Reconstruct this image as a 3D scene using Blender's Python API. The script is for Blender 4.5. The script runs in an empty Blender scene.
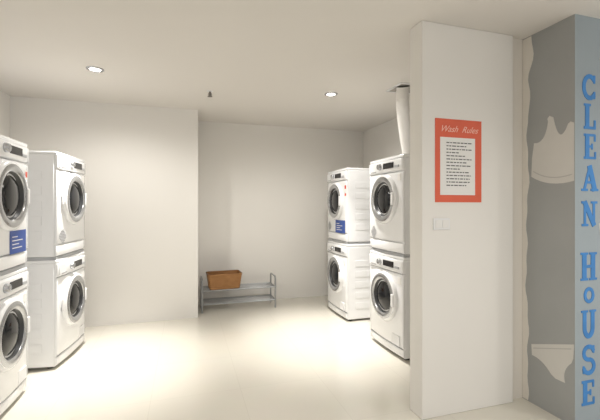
import bpy, bmesh, math, random
from mathutils import Vector, Matrix
random.seed(3)
scene=bpy.context.scene
try:
    scene.view_settings.view_transform='Standard'
    scene.view_settings.look='None'
except Exception as e: print(e)

# ---------- materials ----------
def mat(name,col,rough=.5,metal=0.0,noise=0.0,nscale=8,bump=0.0,bscale=60,emit=0,spec=None,coat=0):
    m=bpy.data.materials.new(name); m.use_nodes=True
    nt=m.node_tree; b=nt.nodes['Principled BSDF']
    b.inputs['Base Color'].default_value=(*col,1)
    b.inputs['Roughness'].default_value=rough
    b.inputs['Metallic'].default_value=metal
    if coat: b.inputs['Coat Weight'].default_value=coat
    if emit:
        b.inputs['Emission Color'].default_value=(1,.97,.92,1); b.inputs['Emission Strength'].default_value=emit
    tc=nt.nodes.new('ShaderNodeTexCoord')
    if noise:
        n=nt.nodes.new('ShaderNodeTexNoise'); n.inputs['Scale'].default_value=nscale; n.inputs['Detail'].default_value=4
        nt.links.new(tc.outputs['Object'],n.inputs['Vector'])
        mx=nt.nodes.new('ShaderNodeMix'); mx.data_type='RGBA'
        mx.inputs[6].default_value=(*[c*(1-noise) for c in col],1); mx.inputs[7].default_value=(*[min(1,c*(1+noise)) for c in col],1)
        nt.links.new(n.outputs['Fac'],mx.inputs[0]); nt.links.new(mx.outputs[2],b.inputs['Base Color'])
    if bump:
        n=nt.nodes.new('ShaderNodeTexNoise'); n.inputs['Scale'].default_value=bscale; n.inputs['Detail'].default_value=5
        nt.links.new(tc.outputs['Object'],n.inputs['Vector'])
        bp=nt.nodes.new('ShaderNodeBump'); bp.inputs['Strength'].default_value=bump; bp.inputs['Distance'].default_value=.002
        nt.links.new(n.outputs['Fac'],bp.inputs['Height']); nt.links.new(bp.outputs['Normal'],b.inputs['Normal'])
    return m
M_wall=mat('wall_paint',(.82,.80,.765),.75,noise=.015,nscale=2,bump=.15,bscale=40)
M_strip=mat('wall_paint_warm',(.77,.73,.67),.75,noise=.02,nscale=3,bump=.15,bscale=40)
M_ceil=mat('ceiling_paint',(.76,.73,.69),.85,noise=.01,nscale=2)
M_white=mat('appliance_white',(.87,.875,.885),.22,noise=.005,coat=.3)
M_plastic=mat('white_plastic',(.83,.83,.84),.4,noise=.005)
M_grey=mat('grey_plastic',(.42,.43,.45),.35)
M_silver=mat('silver_trim',(.50,.51,.53),.2,metal=.85)
M_dark=mat('dark_glass',(.012,.013,.016),.1)
M_glass2=mat('inner_drum_grey',(.05,.052,.056),.3,metal=.2)
M_black=mat('black_panel',(.015,.015,.018),.25)
M_seam=mat('seam_grey',(.33,.33,.34),.6)
M_blue=mat('sticker_blue',(.02,.07,.32),.4)
M_red=mat('sticker_red',(.75,.10,.05),.4)
M_paper=mat('paper_white',(.83,.82,.80),.6)
M_poster=mat('poster_red',(.74,.125,.06),.4,noise=.08,nscale=6)
M_script=mat('poster_script',(.93,.55,.46),.5)
M_ink=mat('ink_dark',(.10,.10,.11),.6)
M_steel=mat('rack_steel',(.36,.37,.38),.3,metal=.85)
M_colL=mat('column_grey_paint',(.37,.378,.375),.7,noise=.08,nscale=4,bump=.1)
M_colF=mat('column_lightblue_paint',(.35,.405,.44),.7,noise=.06,nscale=5,bump=.1)
M_mural=mat('mural_white_paint',(.66,.645,.61),.7,noise=.03,nscale=12)
M_muralline=mat('mural_line_grey',(.50,.49,.47),.7)
M_letter=mat('letter_blue',(.05,.24,.60),.55,noise=.3,nscale=10)
M_duct=mat('duct_white',(.86,.84,.81),.6,noise=.02)
M_hole=mat('ceiling_void',(.45,.42,.39),.9)
M_lamp=mat('lamp_glow',(1,1,1),.4,emit=14)
M_brass=mat('sprinkler_metal',(.22,.20,.18),.35,metal=.7)

def floor_mat():
    m=bpy.data.materials.new('floor_tile'); m.use_nodes=True; nt=m.node_tree; b=nt.nodes['Principled BSDF']
    tc=nt.nodes.new('ShaderNodeTexCoord'); br=nt.nodes.new('ShaderNodeTexBrick')
    mp=nt.nodes.new('ShaderNodeMapping'); mp.inputs['Location'].default_value=(.22,.31,0)
    nt.links.new(tc.outputs['Object'],mp.inputs['Vector']); nt.links.new(mp.outputs['Vector'],br.inputs['Vector'])
    br.offset=0; br.inputs['Scale'].default_value=1
    br.inputs['Brick Width'].default_value=.6; br.inputs['Row Height'].default_value=.6
    br.inputs['Mortar Size'].default_value=.002; br.inputs['Mortar Smooth'].default_value=.4
    br.inputs['Color1'].default_value=(.68,.65,.575,1); br.inputs['Color2'].default_value=(.67,.64,.565,1); br.inputs['Mortar'].default_value=(.61,.58,.51,1)
    n=nt.nodes.new('ShaderNodeTexNoise'); n.inputs['Scale'].default_value=5
    nt.links.new(tc.outputs['Object'],n.inputs['Vector'])
    mx=nt.nodes.new('ShaderNodeMix'); mx.data_type='RGBA'; mx.blend_type='MULTIPLY'; mx.inputs[0].default_value=.04
    nt.links.new(br.outputs['Color'],mx.inputs[6]); nt.links.new(n.outputs['Color'],mx.inputs[7])
    nt.links.new(mx.outputs[2],b.inputs['Base Color']); b.inputs['Roughness'].default_value=.22
    b.inputs['Coat Weight'].default_value=.25; b.inputs['Coat Roughness'].default_value=.12
    return m
M_floor=floor_mat()
def wicker_mat():
    m=bpy.data.materials.new('wicker'); m.use_nodes=True; nt=m.node_tree; b=nt.nodes['Principled BSDF']
    tc=nt.nodes.new('ShaderNodeTexCoord'); br=nt.nodes.new('ShaderNodeTexBrick')
    mp=nt.nodes.new('ShaderNodeMapping'); mp.inputs['Rotation'].default_value=(math.radians(90),0,0)
    nt.links.new(tc.outputs['Object'],mp.inputs['Vector']); nt.links.new(mp.outputs['Vector'],br.inputs['Vector'])
    br.inputs['Scale'].default_value=1; br.inputs['Brick Width'].default_value=.03; br.inputs['Row Height'].default_value=.012
    br.inputs['Mortar Size'].default_value=.002
    br.inputs['Color1'].default_value=(.55,.27,.095,1); br.inputs['Color2'].default_value=(.36,.165,.05,1); br.inputs['Mortar'].default_value=(.12,.055,.018,1)
    nt.links.new(br.outputs['Color'],b.inputs['Base Color']); b.inputs['Roughness'].default_value=.6
    return m
M_wicker=wicker_mat()

# ---------- helpers ----------
def obj(name,bm,mats,parent=None,smooth=False,loc=(0,0,0)):
    me=bpy.data.meshes.new(name); bm.normal_update(); bm.to_mesh(me); bm.free()
    for m in (mats if isinstance(mats,(list,tuple)) else [mats]): me.materials.append(m)
    if smooth:
        for p in me.polygons: p.use_smooth=True
    o=bpy.data.objects.new(name,me); scene.collection.objects.link(o); o.location=loc
    if parent: o.parent=parent
    return o
def add_box(bm,lo,hi,mi=0,bev=0,seg=2):
    r=bmesh.ops.create_cube(bm,size=1)
    vs=r['verts']
    for v in vs:
        v.co=Vector([lo[i]+(v.co[i]+.5)*(hi[i]-lo[i]) for i in range(3)])
    fs=set(f for v in vs for f in v.link_faces)
    for f in fs: f.material_index=mi
    if bev:
        es=list(set(e for v in vs for e in v.link_edges))
        r=bmesh.ops.bevel(bm,geom=es,offset=bev,segments=seg,affect='EDGES',profile=.5)
        for f in r['faces']: f.material_index=mi; f.smooth=True
def box(name,lo,hi,m,parent=None,bev=0,seg=2):
    bm=bmesh.new(); add_box(bm,lo,hi,0,bev,seg); return obj(name,bm,m,parent)
def empty(name,loc=(0,0,0),rz=0,parent=None):
    o=bpy.data.objects.new(name,None); scene.collection.objects.link(o); o.location=loc; o.rotation_euler=(0,0,rz); o.empty_display_size=.1
    if parent:o.parent=parent
    return o
def lathe(name,prof,mats,parent,center,axis='x',n=64,mi=None):
    bm=bmesh.new(); rings=[]
    for r,h in prof:
        ring=[]
        if r<1e-6:
            ring=[bm.verts.new((0,0,h))]
        else:
            for i in range(n):
                a=2*math.pi*i/n; ring.append(bm.verts.new((r*math.cos(a),r*math.sin(a),h)))
        rings.append(ring)
    for k in range(len(rings)-1):
        A,B=rings[k],rings[k+1]
        for i in range(n):
            j=(i+1)%n
            if len(A)==1 and len(B)==1: continue
            if len(B)==1: f=bm.faces.new((A[i],A[j],B[0]))
            elif len(A)==1: f=bm.faces.new((A[0],B[j],B[i]))
            else: f=bm.faces.new((A[i],A[j],B[j],B[i]))
            f.smooth=True; f.material_index=(mi[k] if mi else 0)
    if axis=='x': bmesh.ops.rotate(bm,verts=bm.verts,cent=(0,0,0),matrix=Matrix.Rotation(math.radians(90),3,'Y'))
    bmesh.ops.translate(bm,verts=bm.verts,vec=center)
    bmesh.ops.recalc_face_normals(bm,faces=bm.faces)
    return obj(name,bm,mats,parent)
def tube(name,pts,r,m,parent=None,cyclic=False,kind='POLY',res=4):
    cu=bpy.data.curves.new(name,'CURVE'); cu.dimensions='3D'; cu.bevel_depth=r; cu.bevel_resolution=res; cu.use_fill_caps=True
    s=cu.splines.new('POLY'); s.points.add(len(pts)-1)
    for p,q in zip(s.points,pts): p.co=(*q,1)
    s.use_cyclic_u=cyclic
    cu.materials.append(m)
    t=bpy.data.objects.new(name+'_c',cu); scene.collection.objects.link(t)
    dg=bpy.context.evaluated_depsgraph_get(); me=bpy.data.meshes.new_from_object(t.evaluated_get(dg))
    bpy.data.objects.remove(t)
    for p in me.polygons: p.use_smooth=True
    o=bpy.data.objects.new(name,me); scene.collection.objects.link(o)
    if parent:o.parent=parent
    return o
def poly(name,pts3,nrm,th,m,parent=None):
    bm=bmesh.new(); vs=[bm.verts.new(p) for p in pts3]; f=bm.faces.new(vs)
    r=bmesh.ops.extrude_face_region(bm,geom=[f])
    bmesh.ops.translate(bm,verts=[v for v in r['geom'] if isinstance(v,bmesh.types.BMVert)],vec=Vector(nrm)*th)
    bmesh.ops.triangulate(bm,faces=[f for f in bm.faces if len(f.verts)>4])
    bmesh.ops.recalc_face_normals(bm,faces=bm.faces)
    return obj(name,bm,m,parent)

# ---------- room ----------
H=2.44
box('floor',(-1.9,-2.2,-.1),(4.2,5.4,0),M_floor)
box('ceiling',(-1.9,-2.2,H),(4.2,5.4,H+.1),M_ceil)
box('wall_left',(-1.87,-2.2,0),(-1.72,4.56,H),M_wall)
box('wall_back_left',(-1.87,4.56,0),(.146,5.3,H),M_wall)
box('wall_back',(.146,5.15,0),(2.73,5.3,H),M_wall)
box('wall_right',(2.58,2.12,0),(2.73,5.15,H),M_wall)
box('wall_partition',(1.383,1.97,0),(2.087,2.10,H),M_wall,bev=.004)
box('wall_partition_recess',(2.087,2.0,0),(4.2,2.12,H),M_strip)
bm=bmesh.new(); add_box(bm,(2.20,1.64,0),(2.72,2.0,H),0)
bm.normal_update()
for f in bm.faces:
    if f.normal.y<-.5: f.material_index=1
obj('wall_column',bm,[M_colL,M_colF])

# column mural
mural=empty('mural_clothing',(2.2,1.8,1.2))
def mpoly(name,yz,m=M_mural,th=.002,off=0):
    return poly(name,[(0-off,y-1.8,z-1.2) for y,z in yz],(-1,0,0),th,m,mural)
edge=[]; N=60
for i in range(N+1):
    z=2.43*i/N+.005
    w=.008+.007*math.sin(z*5.1)+.006*math.sin(z*13+1)+.005*math.sin(z*31)
    if z>1.9: w+=.035*min(1,(z-1.9)/.2)*(1+.5*math.sin(z*17))
    edge.append((1.998-.028-max(w,-.02),z))
mpoly('bare_margin',[(1.998,.005)]+edge+[(1.998,2.435)],M_strip)
def arc(p,q,c,n=8):
    out=[]
    for i in range(n+1):
        t=i/n; out.append(((1-t)**2*p[0]+2*t*(1-t)*c[0]+t*t*q[0],(1-t)**2*p[1]+2*t*(1-t)*c[1]+t*t*q[1]))
    return out
tank=arc((1.93,1.50),(1.645,1.455),(1.80,1.42))+[(1.645,1.80),(1.665,1.81)]+arc((1.68,1.80),(1.775,1.86),(1.735,1.66))+[(1.80,1.875),(1.815,1.86)]+arc((1.81,1.84),(1.91,1.72),(1.83,1.70))+[(1.925,1.62)]
mpoly('tank_top',tank)
mpoly('tank_top_seam',[(y,z) for y,z in arc((1.915,1.532),(1.655,1.492),(1.80,1.455))]+[(y,z) for y,z in reversed(arc((1.915,1.538),(1.655,1.498),(1.80,1.461)))],M_muralline,.001,.0022)
br=[(1.93,.39),(1.645,.487),(1.65,.40)]+arc((1.66,.37),(1.70,.235),(1.72,.31))+[(1.76,.235)]+arc((1.79,.25),(1.925,.32),(1.85,.32))
mpoly('briefs',br)
mpoly('briefs_waistband',[(1.915,.372),(1.66,.458),(1.66,.452),(1.915,.366)],M_muralline,.001,.0022)
# garments painted on the front face of the column (same mural)
for nm,pts in (('shirt',[(-.05,1.0),(-.02,.90),(.1,.86),(.2,.9),(.2,1.02),(.1,1.05)]),('sock',[(-.055,.0),(-.04,-.10),(.03,-.15),(.10,-.12),(.08,-.02),(.0,.03)])):
    poly(nm,[(x+.25,-.16,z) for x,z in pts],(0,-1,0),.002,M_mural,mural)

# lettering CLEAN HOUSE
def stroke_letters():
    bm=bmesh.new(); cnt=[0]
    def seg(p,q,w):
        p=Vector(p);q=Vector(q);d=(q-p); L=d.length
        if L<1e-6:return
        d/=L; n=Vector((-d.y,d.x))*w/2; p=p-d*w*.22; q=q+d*w*.22
        vs=[]
        for (pt) in (p+n,p-n,q-n,q+n): vs.append(pt)
        cnt[0]+=1; yy=-.0025-.00006*(cnt[0]%24)
        a=[bm.verts.new((v.x,yy,v.y)) for v in vs]; b=[bm.verts.new((v.x,0,v.y)) for v in vs]
        bm.faces.new(a); bm.faces.new(b[::-1])
        for i in range(4):
            j=(i+1)%4; bm.faces.new((a[j],a[i],b[i],b[j]))
    def curve(c,rx,rz,a0,a1,n=16):
        return [(c[0]+rx*math.cos(math.radians(a0+(a1-a0)*i/n)),c[1]+rz*math.sin(math.radians(a0+(a1-a0)*i/n))) for i in range(n+1)]
    G={'C':[(curve((.5,.5),.38,.42,45,315),.26),([(.8,.95),(.8,.68)],.14),([(.8,.32),(.8,.08)],.14)],
       'L':[([(.32,.06),(.32,.94)],.34),([(.12,.94),(.54,.94)],.15),([(.12,.06),(.88,.06)],.17),([(.86,.06),(.86,.34)],.16)],
       'E':[([(.30,.06),(.30,.94)],.34),([(.1,.94),(.85,.94)],.16),([(.1,.06),(.88,.06)],.16),([(.28,.5),(.66,.5)],.16),([(.85,.94),(.85,.72)],.15),([(.88,.06),(.88,.28)],.15),([(.66,.4),(.66,.6)],.12)],
       'A':[([(.18,.06),(.5,.94)],.17),([(.5,.94),(.80,.06)],.34),([(.28,.34),(.7,.34)],.14),([(.02,.05),(.36,.05)],.13),([(.58,.05),(1.0,.05)],.13)],
       'N':[([(.22,.06),(.22,.94)],.17),([(.22,.94),(.78,.06)],.32),([(.78,.06),(.78,.94)],.17),([(.05,.05),(.4,.05)],.13),([(.62,.95),(.97,.95)],.13),([(.03,.95),(.3,.95)],.13)],
       'H':[([(.25,.06),(.25,.94)],.31),([(.77,.06),(.77,.94)],.31),([(.24,.5),(.78,.5)],.16),([(.05,.05),(.45,.05)],.12),([(.05,.95),(.45,.95)],.12),([(.58,.05),(.98,.05)],.12),([(.58,.95),(.98,.95)],.12)],
       'O':[(curve((.5,.5),.34,.36,0,360,24),.26)],
       'U':[([(.25,.95)]+curve((.51,.38),.26,.30,180,360)+[(.77,.95)],.29),([(.05,.95),(.44,.95)],.12),([(.6,.95),(.97,.95)],.12)],
       'S':[(curve((.5,.72),.33,.22,20,270,14)+curve((.5,.27),.35,.23,90,-160,14),.25),([(.83,.95),(.83,.72)],.13),([(.15,.05),(.15,.28)],.13)]}
    L=[('C',2.255,1.94,.125,.155),('L',2.26,1.765,.115,.155),('E',2.262,1.585,.115,.155),('A',2.25,1.395,.135,.155),('N',2.25,1.185,.13,.15),
       ('H',2.24,.86,.135,.17),('O',2.265,.72,.095,.105),('U',2.245,.515,.125,.17),('S',2.25,.30,.12,.175),('E',2.245,.115,.12,.15)]
    for ch,x0,z0,w,h in L:
        for pts,th in G[ch]:
            P=[(x0+p[0]*w,z0+p[1]*h) for p in pts]
            for i in range(len(P)-1): seg(P[i],P[i+1],th*w*.8)
    bmesh.ops.translate(bm,verts=bm.verts,vec=(-2.3,0,-1.2))
    bmesh.ops.recalc_face_normals(bm,faces=bm.faces)
    return obj('wall_lettering',bm,M_letter,loc=(2.3,1.64,1.2))
stroke_letters()

# ---------- poster ----------
ps=empty('rules_poster',(1.65,1.97,1.59))
box('backing',(-.174,-.004,-.26),(.175,.001,.26),M_poster,ps)
box('page',(-.140,-.007,-.215),(.122,-.004,.145),M_paper,ps)
bm=bmesh.new(); z=.112
for i in range(14):
    x=-.095
    end=random.choice([.085,.09,.075,.05])
    if i in(3,8): end=-.0
    while x<end:
        w=random.uniform(.010,.03); w=min(w,end-x+.004); add_box(bm,(x,-.0075,z-.0032),(x+w,-.007,z+.0032)); x+=w+.006
    z-=.0205
obj('printed_lines',bm,M_ink,ps)
def txt(name,s,size,loc,m,parent,shear=0.25,off=.0):
    c=bpy.data.curves.new(name,'FONT'); c.body=s; c.size=size; c.align_x='CENTER'; c.extrude=.0006; c.shear=shear; c.offset=off
    t=bpy.data.objects.new(name+'_t',c); scene.collection.objects.link(t)
    dg=bpy.context.evaluated_depsgraph_get(); me=bpy.data.meshes.new_from_object(t.evaluated_get(dg)); bpy.data.objects.remove(t)
    me.materials.clear(); me.materials.append(m)
    o=bpy.data.objects.new(name,me); scene.collection.objects.link(o); o.parent=parent; o.location=loc; o.rotation_euler=(math.radians(90),0,0); return o
txt('title_script','Wash  Rules',.056,(0,-.0045,.180),M_script,ps,.5,.0)

# ---------- light switch ----------
sw=empty('light_switch',(1.52,1.97,1.195))
box('plate',(-.06,-.009,-.036),(.06,.001,.036),M_plastic,sw,.003)
for i,x in enumerate((-.026,.026)): box('rocker_%d'%(i+1),(x-.022,-.013,-.024),(x+.022,-.009,.024),M_paper,sw,.0015)

# ---------- downlights, plus added unseen fill ----------
def spot(e,name,power,ang,blend,size=.05):
    l=bpy.data.lights.new(name,'SPOT'); l.energy=power; l.spot_size=math.radians(ang); l.spot_blend=blend; l.shadow_soft_size=size; l.color=(1,.965,.91)
    lo=bpy.data.objects.new(name,l); scene.collection.objects.link(lo); lo.parent=e; lo.location=(0,0,-.02)
def fixture(x,y):
    e=empty('downlight_and_fill',(x,y,H))
    lathe('trim_ring',[(.042,-.001),(.046,-.009),(.055,-.010),(.066,-.005),(.068,0)],M_silver,e,(0,0,0),axis='z',n=40)
    lathe('lamp_face',[(0,-.004),(.043,-.004)],M_lamp,e,(0,0,0),axis='z',n=40)
    return e
for x,y in [(-.711,3.459),(1.408,3.525)]:
    e=fixture(x,y); spot(e,'lamp_beam',330,60,1,.04); spot(e,'lamp_spill_and_fill',62,165,.6,.05)
for (x,y,p) in [(-.7,.6,85),(1.4,.3,82),(3.1,.4,70)]:  # unseen fixtures added out of view as fill light for the near side
    e=fixture(x,y); spot(e,'lamp_spill_and_fill',p,160,1,.08)

# sprinkler
sp=empty('fire_sprinkler',(.235,3.79,H))
lathe('escutcheon',[(.0,-.006),(.022,-.006),(.032,-.002),(.033,0)],M_plastic,sp,(0,0,0),'z',32)
lathe('body',[(.010,-.004),(.010,-.02),(.016,-.022),(.016,-.03),(.008,-.032),(.006,-.05),(0,-.05)],M_brass,sp,(0,0,0),'z',20)
lathe('deflector',[(0,-.048),(.024,-.05),(.024,-.054),(0,-.054)],M_brass,sp,(0,0,0),'z',20)
tube('frame',[(-.012,0,-.028),(-.018,0,-.038),(-.006,0,-.050)],.003,M_brass,sp)
tube('frame_2',[(.012,0,-.028),(.018,0,-.038),(.006,0,-.050)],.003,M_brass,sp)

# ---------- machines ----------
def machine(kind,loc,rz,h,sticker=False):
    e=empty(kind,loc,rz); D=.56; W=.298
    dry=(kind=='tumble_dryer'); f0=.022 if not dry else .004
    bm=bmesh.new()
    add_box(bm,(-D,-W,f0),(-.004,W,h-.022),0,.012,3)
    add_box(bm,(-D-.002,-W-.001,h-.026),(.008,W+.001,h),0,.008,3)
    for s in(-1,1):
        y=s*W
        for k in range(5):
            zz=.14+k*.12
            add_box(bm,(-D+.08,min(y,y+s*.003),zz),(-.10,max(y,y+s*.003),zz+.07),0,.0012,1)
    obj('cabinet',bm,M_white,e)
    zc=h-.14
    bm=bmesh.new(); n=16; zb=.10
    def bow(y): return .014*(1-(y/W)**2)
    def strip(z0,z1,base,mi,y0=-W,y1=W):
        rows=[]
        for (z,x0) in ((z0,-.006),(z0+.006,base-.002),(z0+.012,base),(z1-.012,base),(z1-.006,base-.002),(z1,-.006)):
            rows.append([bm.verts.new((x0+(bow(y0+(y1-y0)*i/n) if x0>0 else 0),y0+(y1-y0)*i/n,z)) for i in range(n+1)])
        for a,b in zip(rows,rows[1:]):
            for i in range(n):
                f=bm.faces.new((a[i],a[i+1],b[i+1],b[i])); f.smooth=True; f.material_index=mi
        for i0 in(0,n):
            f=bm.faces.new([r[i0] for r in rows]); f.material_index=mi
        bm.faces.new(rows[0][::-1]); bm.faces.new(rows[-1])
    strip(zb+.003,zc-.003,.008,0)
    strip(f0+.005,zb-.001,.004,0)
    strip(zc,h-.026,.014,0)
    bmesh.ops.recalc_face_normals(bm,faces=bm.faces)
    obj('front_panel',bm,M_white,e)
    box('display',(.008,-.01,zc+.035),(.031,.165,zc+.088),M_black,e,.004)
    box('indicator_strip',(.008,.18,zc+.035),(.026,.245,zc+.055),M_grey,e,.002)
    dn='water_tank_drawer' if dry else 'detergent_drawer'
    box(dn,(.0,-.275,zc+.012),(.024,-.11,h-.036),M_plastic,e,.006)
    box('drawer_grip',(.02,-.245,zc+.018),(.0255,-.14,zc+.028),M_seam,e,.001)
    lathe('programme_knob',[(.030,.015),(.030,.034),(.027,.048),(.024,.052),(0,.053)],[M_silver],e,(0,-.063,zc+.062),'x',32)
    cz=.475 if dry else .495
    c=(.012,0,cz)
    lathe('door',[(.222,-.004),(.225,.014),(.218,.030),(.210,.036),(.202,.036),(.192,.041),(.172,.043),(.150,.032),(.144,.012),(.134,.006),(.118,.020),(.080,.030),(.035,.035),(0,.036)],
          [M_white,M_silver,M_glass2,M_dark],e,c,'x',72,mi=[0,0,0,0,1,1,1,2,2,3,3,3,3])
    lathe('door_seam',[(.226,-.004),(.226,.005),(.233,.005),(.233,-.006)],M_seam,e,(.004,0,cz),'x',72)
    box('door_handle',(.036,.170,cz-.055),(.060,.206,cz+.055),M_plastic,e,.007,3)
    box('door_hinge',(.02,-.237,cz-.05),(.032,-.208,cz+.05),M_plastic,e,.003)
    if not dry:
        box('filter_cover',(.008,.13,.112),(.021,.25,.20),M_plastic,e,.003)
        box('kick_line',(.0,-W+.02,zb-.0015),(.012,W-.02,zb+.0035),M_seam,e)
        bm=bmesh.new()
        for x in(-.06,-D+.06):
            for y in(-.24,.24):
                r=bmesh.ops.create_cone(bm,cap_ends=True,segments=20,radius1=.022,radius2=.018,depth=.024)
                bmesh.ops.translate(bm,verts=r['verts'],vec=(x,y,.012))
        obj('feet',bm,M_black,e)
    else:
        bm=bmesh.new()
        for iy in range(-4,5):
            for iz in range(-4,5):
                if iy*iy+iz*iz<=17:
                    yy=-.205+iy*.0125
                    r=bmesh.ops.create_cone(bm,cap_ends=True,segments=10,radius1=.0048,radius2=.0048,depth=.006,matrix=Matrix.Translation((.008+bow(yy),yy,.165+iz*.0125))@Matrix.Rotation(math.pi/2,4,'Y'))
        obj('vent_grille',bm,M_seam,e)
    if sticker:
        def sheet(name,y0,y1,z0,z1,m,lift):
            bm=bmesh.new(); k=8; rows=[]
            for z in(z0,z1): rows.append([bm.verts.new((.008+bow(y0+(y1-y0)*i/k)+lift,y0+(y1-y0)*i/k,z)) for i in range(k+1)])
            for i in range(k): bm.faces.new((rows[0][i],rows[0][i+1],rows[1][i+1],rows[1][i]))
            obj(name,bm,m,e)
        sheet('energy_sticker',.0,.26,.10,.25,M_blue,.0012)
        for k in range(4): sheet('sticker_text_line',.035,.035+[.15,.10,.16,.08][k],.134+k*.024,.140+k*.024,M_paper,.0018)
        sheet('care_sticker',.245,.288,.50,.66,M_paper,.0012)
        sheet('care_sticker_mark',.248,.285,.61,.65,M_red,.0018); sheet('care_sticker_mark',.248,.285,.53,.56,M_red,.0018)
    else:
        box('care_sticker',(.009,.215,.63 if dry else .645),(.0155,.262,.69 if dry else .70),M_paper,e)
    return e
stacks=[((-.955,3.73),math.radians(-6.4),False),((-1.085,2.81),math.radians(-2),True),((1.755,3.04),math.pi,False),((1.755,4.19),math.pi,True)]
for (x,y),r,s in stacks:
    machine('washing_machine',(x,y,0),r,.875)
    k=empty('stacking_frame',(x,y,.875),r)
    bm=bmesh.new()
    add_box(bm,(-.555,-.292,0),(-.01,-.25,.025),0,.002); add_box(bm,(-.555,.25,0),(-.01,.292,.025),0,.002)
    add_box(bm,(-.03,-.292,0),(.002,.292,.025),0,.002); add_box(bm,(-.555,-.292,0),(-.52,.292,.025),0,.002)
    obj('frame_rails',bm,M_grey,k)
    machine('tumble_dryer',(x,y,.90-.004),r,.85,s)

# ---------- duct ----------
dpts=[(2.42,3.62,.95),(2.42,3.62,1.5),(2.36,3.60,1.82),(2.18,3.40,2.08),(2.00,3.16,2.28),(1.965,3.10,2.435)]
d=empty('vent_duct',(2.2,3.4,0))
def catmull(P,n=30):
    P=[Vector(p) for p in P]; P=[P[0]*2-P[1]]+P+[P[-1]*2-P[-2]]; out=[]
    for i in range(1,len(P)-2):
        for k in range(n):
            t=k/n; a,b,c,e=P[i-1],P[i],P[i+1],P[i+2]
            out.append(.5*((2*b)+(c-a)*t+(2*a-5*b+4*c-e)*t*t+(3*b-a-3*c+e)*t**3))
    out.append(P[-2]); return out
pp=catmull(dpts); bm=bmesh.new(); prev=None; up=Vector((0,1,0)); n=28
for i,p in enumerate(pp):
    t=(pp[min(i+1,len(pp)-1)]-pp[max(i-1,0)]).normalized()
    u=(up-t*up.dot(t)).normalized(); up=u; v=t.cross(u); r=.060 if i%3 else .056
    ring=[bm.verts.new(p-Vector((2.2,3.4,0))+(u*math.cos(2*math.pi*j/n)+v*math.sin(2*math.pi*j/n))*r) for j in range(n)]
    if prev:
        for j in range(n): 
            f=bm.faces.new((prev[j],prev[(j+1)%n],ring[(j+1)%n],ring[j])); f.smooth=True
    prev=ring
bmesh.ops.recalc_face_normals(bm,faces=bm.faces)
obj('flexible_hose',bm,M_duct,d)
op=empty('ceiling_vent_opening',(2.02,3.12,H))
box('void_panel',(-.12,-.10,-.004),(.25,.14,0),M_hole,op)
for i,(a,b) in enumerate([((-.135,-.115,-.008),(-.115,.155,0)),((-.115,.138,-.008),(.265,.155,0)),((-.115,-.115,-.008),(.265,-.098,0)),((.248,-.098,-.008),(.265,.138,0))]):
    box('edge_%d'%(i+1),a,b,M_plastic,op)

# ---------- rack ----------
rk=empty('shoe_rack',(.66,4.88,0)); 
x0,x1,y0,y1=-.46,.46,-.14,.14; R=.011
def loop(x,name):
    zt=.40; c=.04
    pts=[(x,y0,0.0),(x,y0,zt-c)]+[(x,y0+c-c*math.cos(a),zt-c+c*math.sin(a)) for a in [math.pi/8*i for i in range(1,5)]]
    pts+=[(x,y1-c+c*math.sin(a),zt-c+c*math.cos(a)) for a in [math.pi/8*i for i in range(0,5)]]+[(x,y1,0.0)]
    tube(name,pts,R,M_steel,rk)
loop(x0,'end_frame_left'); loop(x1,'end_frame_right')
for s,z in enumerate((.265,.10)):
    for x in(x0,x1): tube('cross_bar',[(x,y0,z),(x,y1,z)],.008,M_steel,rk)
    for k in range(6):
        y=y0+(y1-y0)*k/5; tube('shelf_rod_%d_%d'%(s+1,k+1),[(x0,y,z),(x1,y,z)],.009 if k in(0,5) else .0055,M_steel,rk)
# ---------- basket ----------
bk=empty('wicker_basket',(.475,4.86,.2745),math.radians(3))
def rr(w,dd,r,z,n=6):
    out=[]
    for cx,cy,a0 in((w-r,dd-r,0),(-(w-r),dd-r,90),(-(w-r),-(dd-r),180),(w-r,-(dd-r),270)):
        for i in range(n+1):
            a=math.radians(a0+90*i/n); out.append((cx+r*math.cos(a),cy+r*math.sin(a),z))
    return out
bm=bmesh.new(); loops=[]
secs=[]
NZ=14; Hh=.185
for i in range(NZ+1):
    t=i/NZ; secs.append((.185+.025*t+(.002 if i%2 else 0),.11+.025*t+(.002 if i%2 else 0),.03,Hh*t))
for i in range(NZ,-1,-1):
    t=i/NZ; secs.append((.185+.025*t-.010,.11+.025*t-.010,.025,max(.008,Hh*t)))
for s in secs: loops.append([bm.verts.new(p) for p in rr(*s)])
for a,b in zip(loops,loops[1:]):
    for i in range(len(a)): bm.faces.new((a[i],a[(i+1)%len(a)],b[(i+1)%len(a)],b[i]))
bm.faces.new(loops[0][::-1]); bm.faces.new(loops[-1])
bmesh.ops.recalc_face_normals(bm,faces=bm.faces)
obj('woven_body',bm,M_wicker,bk)
tube('braided_rim',rr(.207,.131,.03,Hh),.009,M_wicker,bk,cyclic=True)

# ---------- world / camera ----------
w=bpy.data.worlds.new('World'); scene.world=w; w.use_nodes=True
w.node_tree.nodes['Background'].inputs[0].default_value=(1,.98,.945,1); w.node_tree.nodes['Background'].inputs[1].default_value=.88
cam=bpy.data.cameras.new('camera'); co=bpy.data.objects.new('camera',cam); scene.collection.objects.link(co)
cam.lens=22.5; cam.sensor_width=36; cam.shift_y=-.005; cam.clip_start=.05
co.location=(0,0,1.3); co.rotation_euler=(math.radians(90),0,math.radians(-17.05))
scene.camera=co
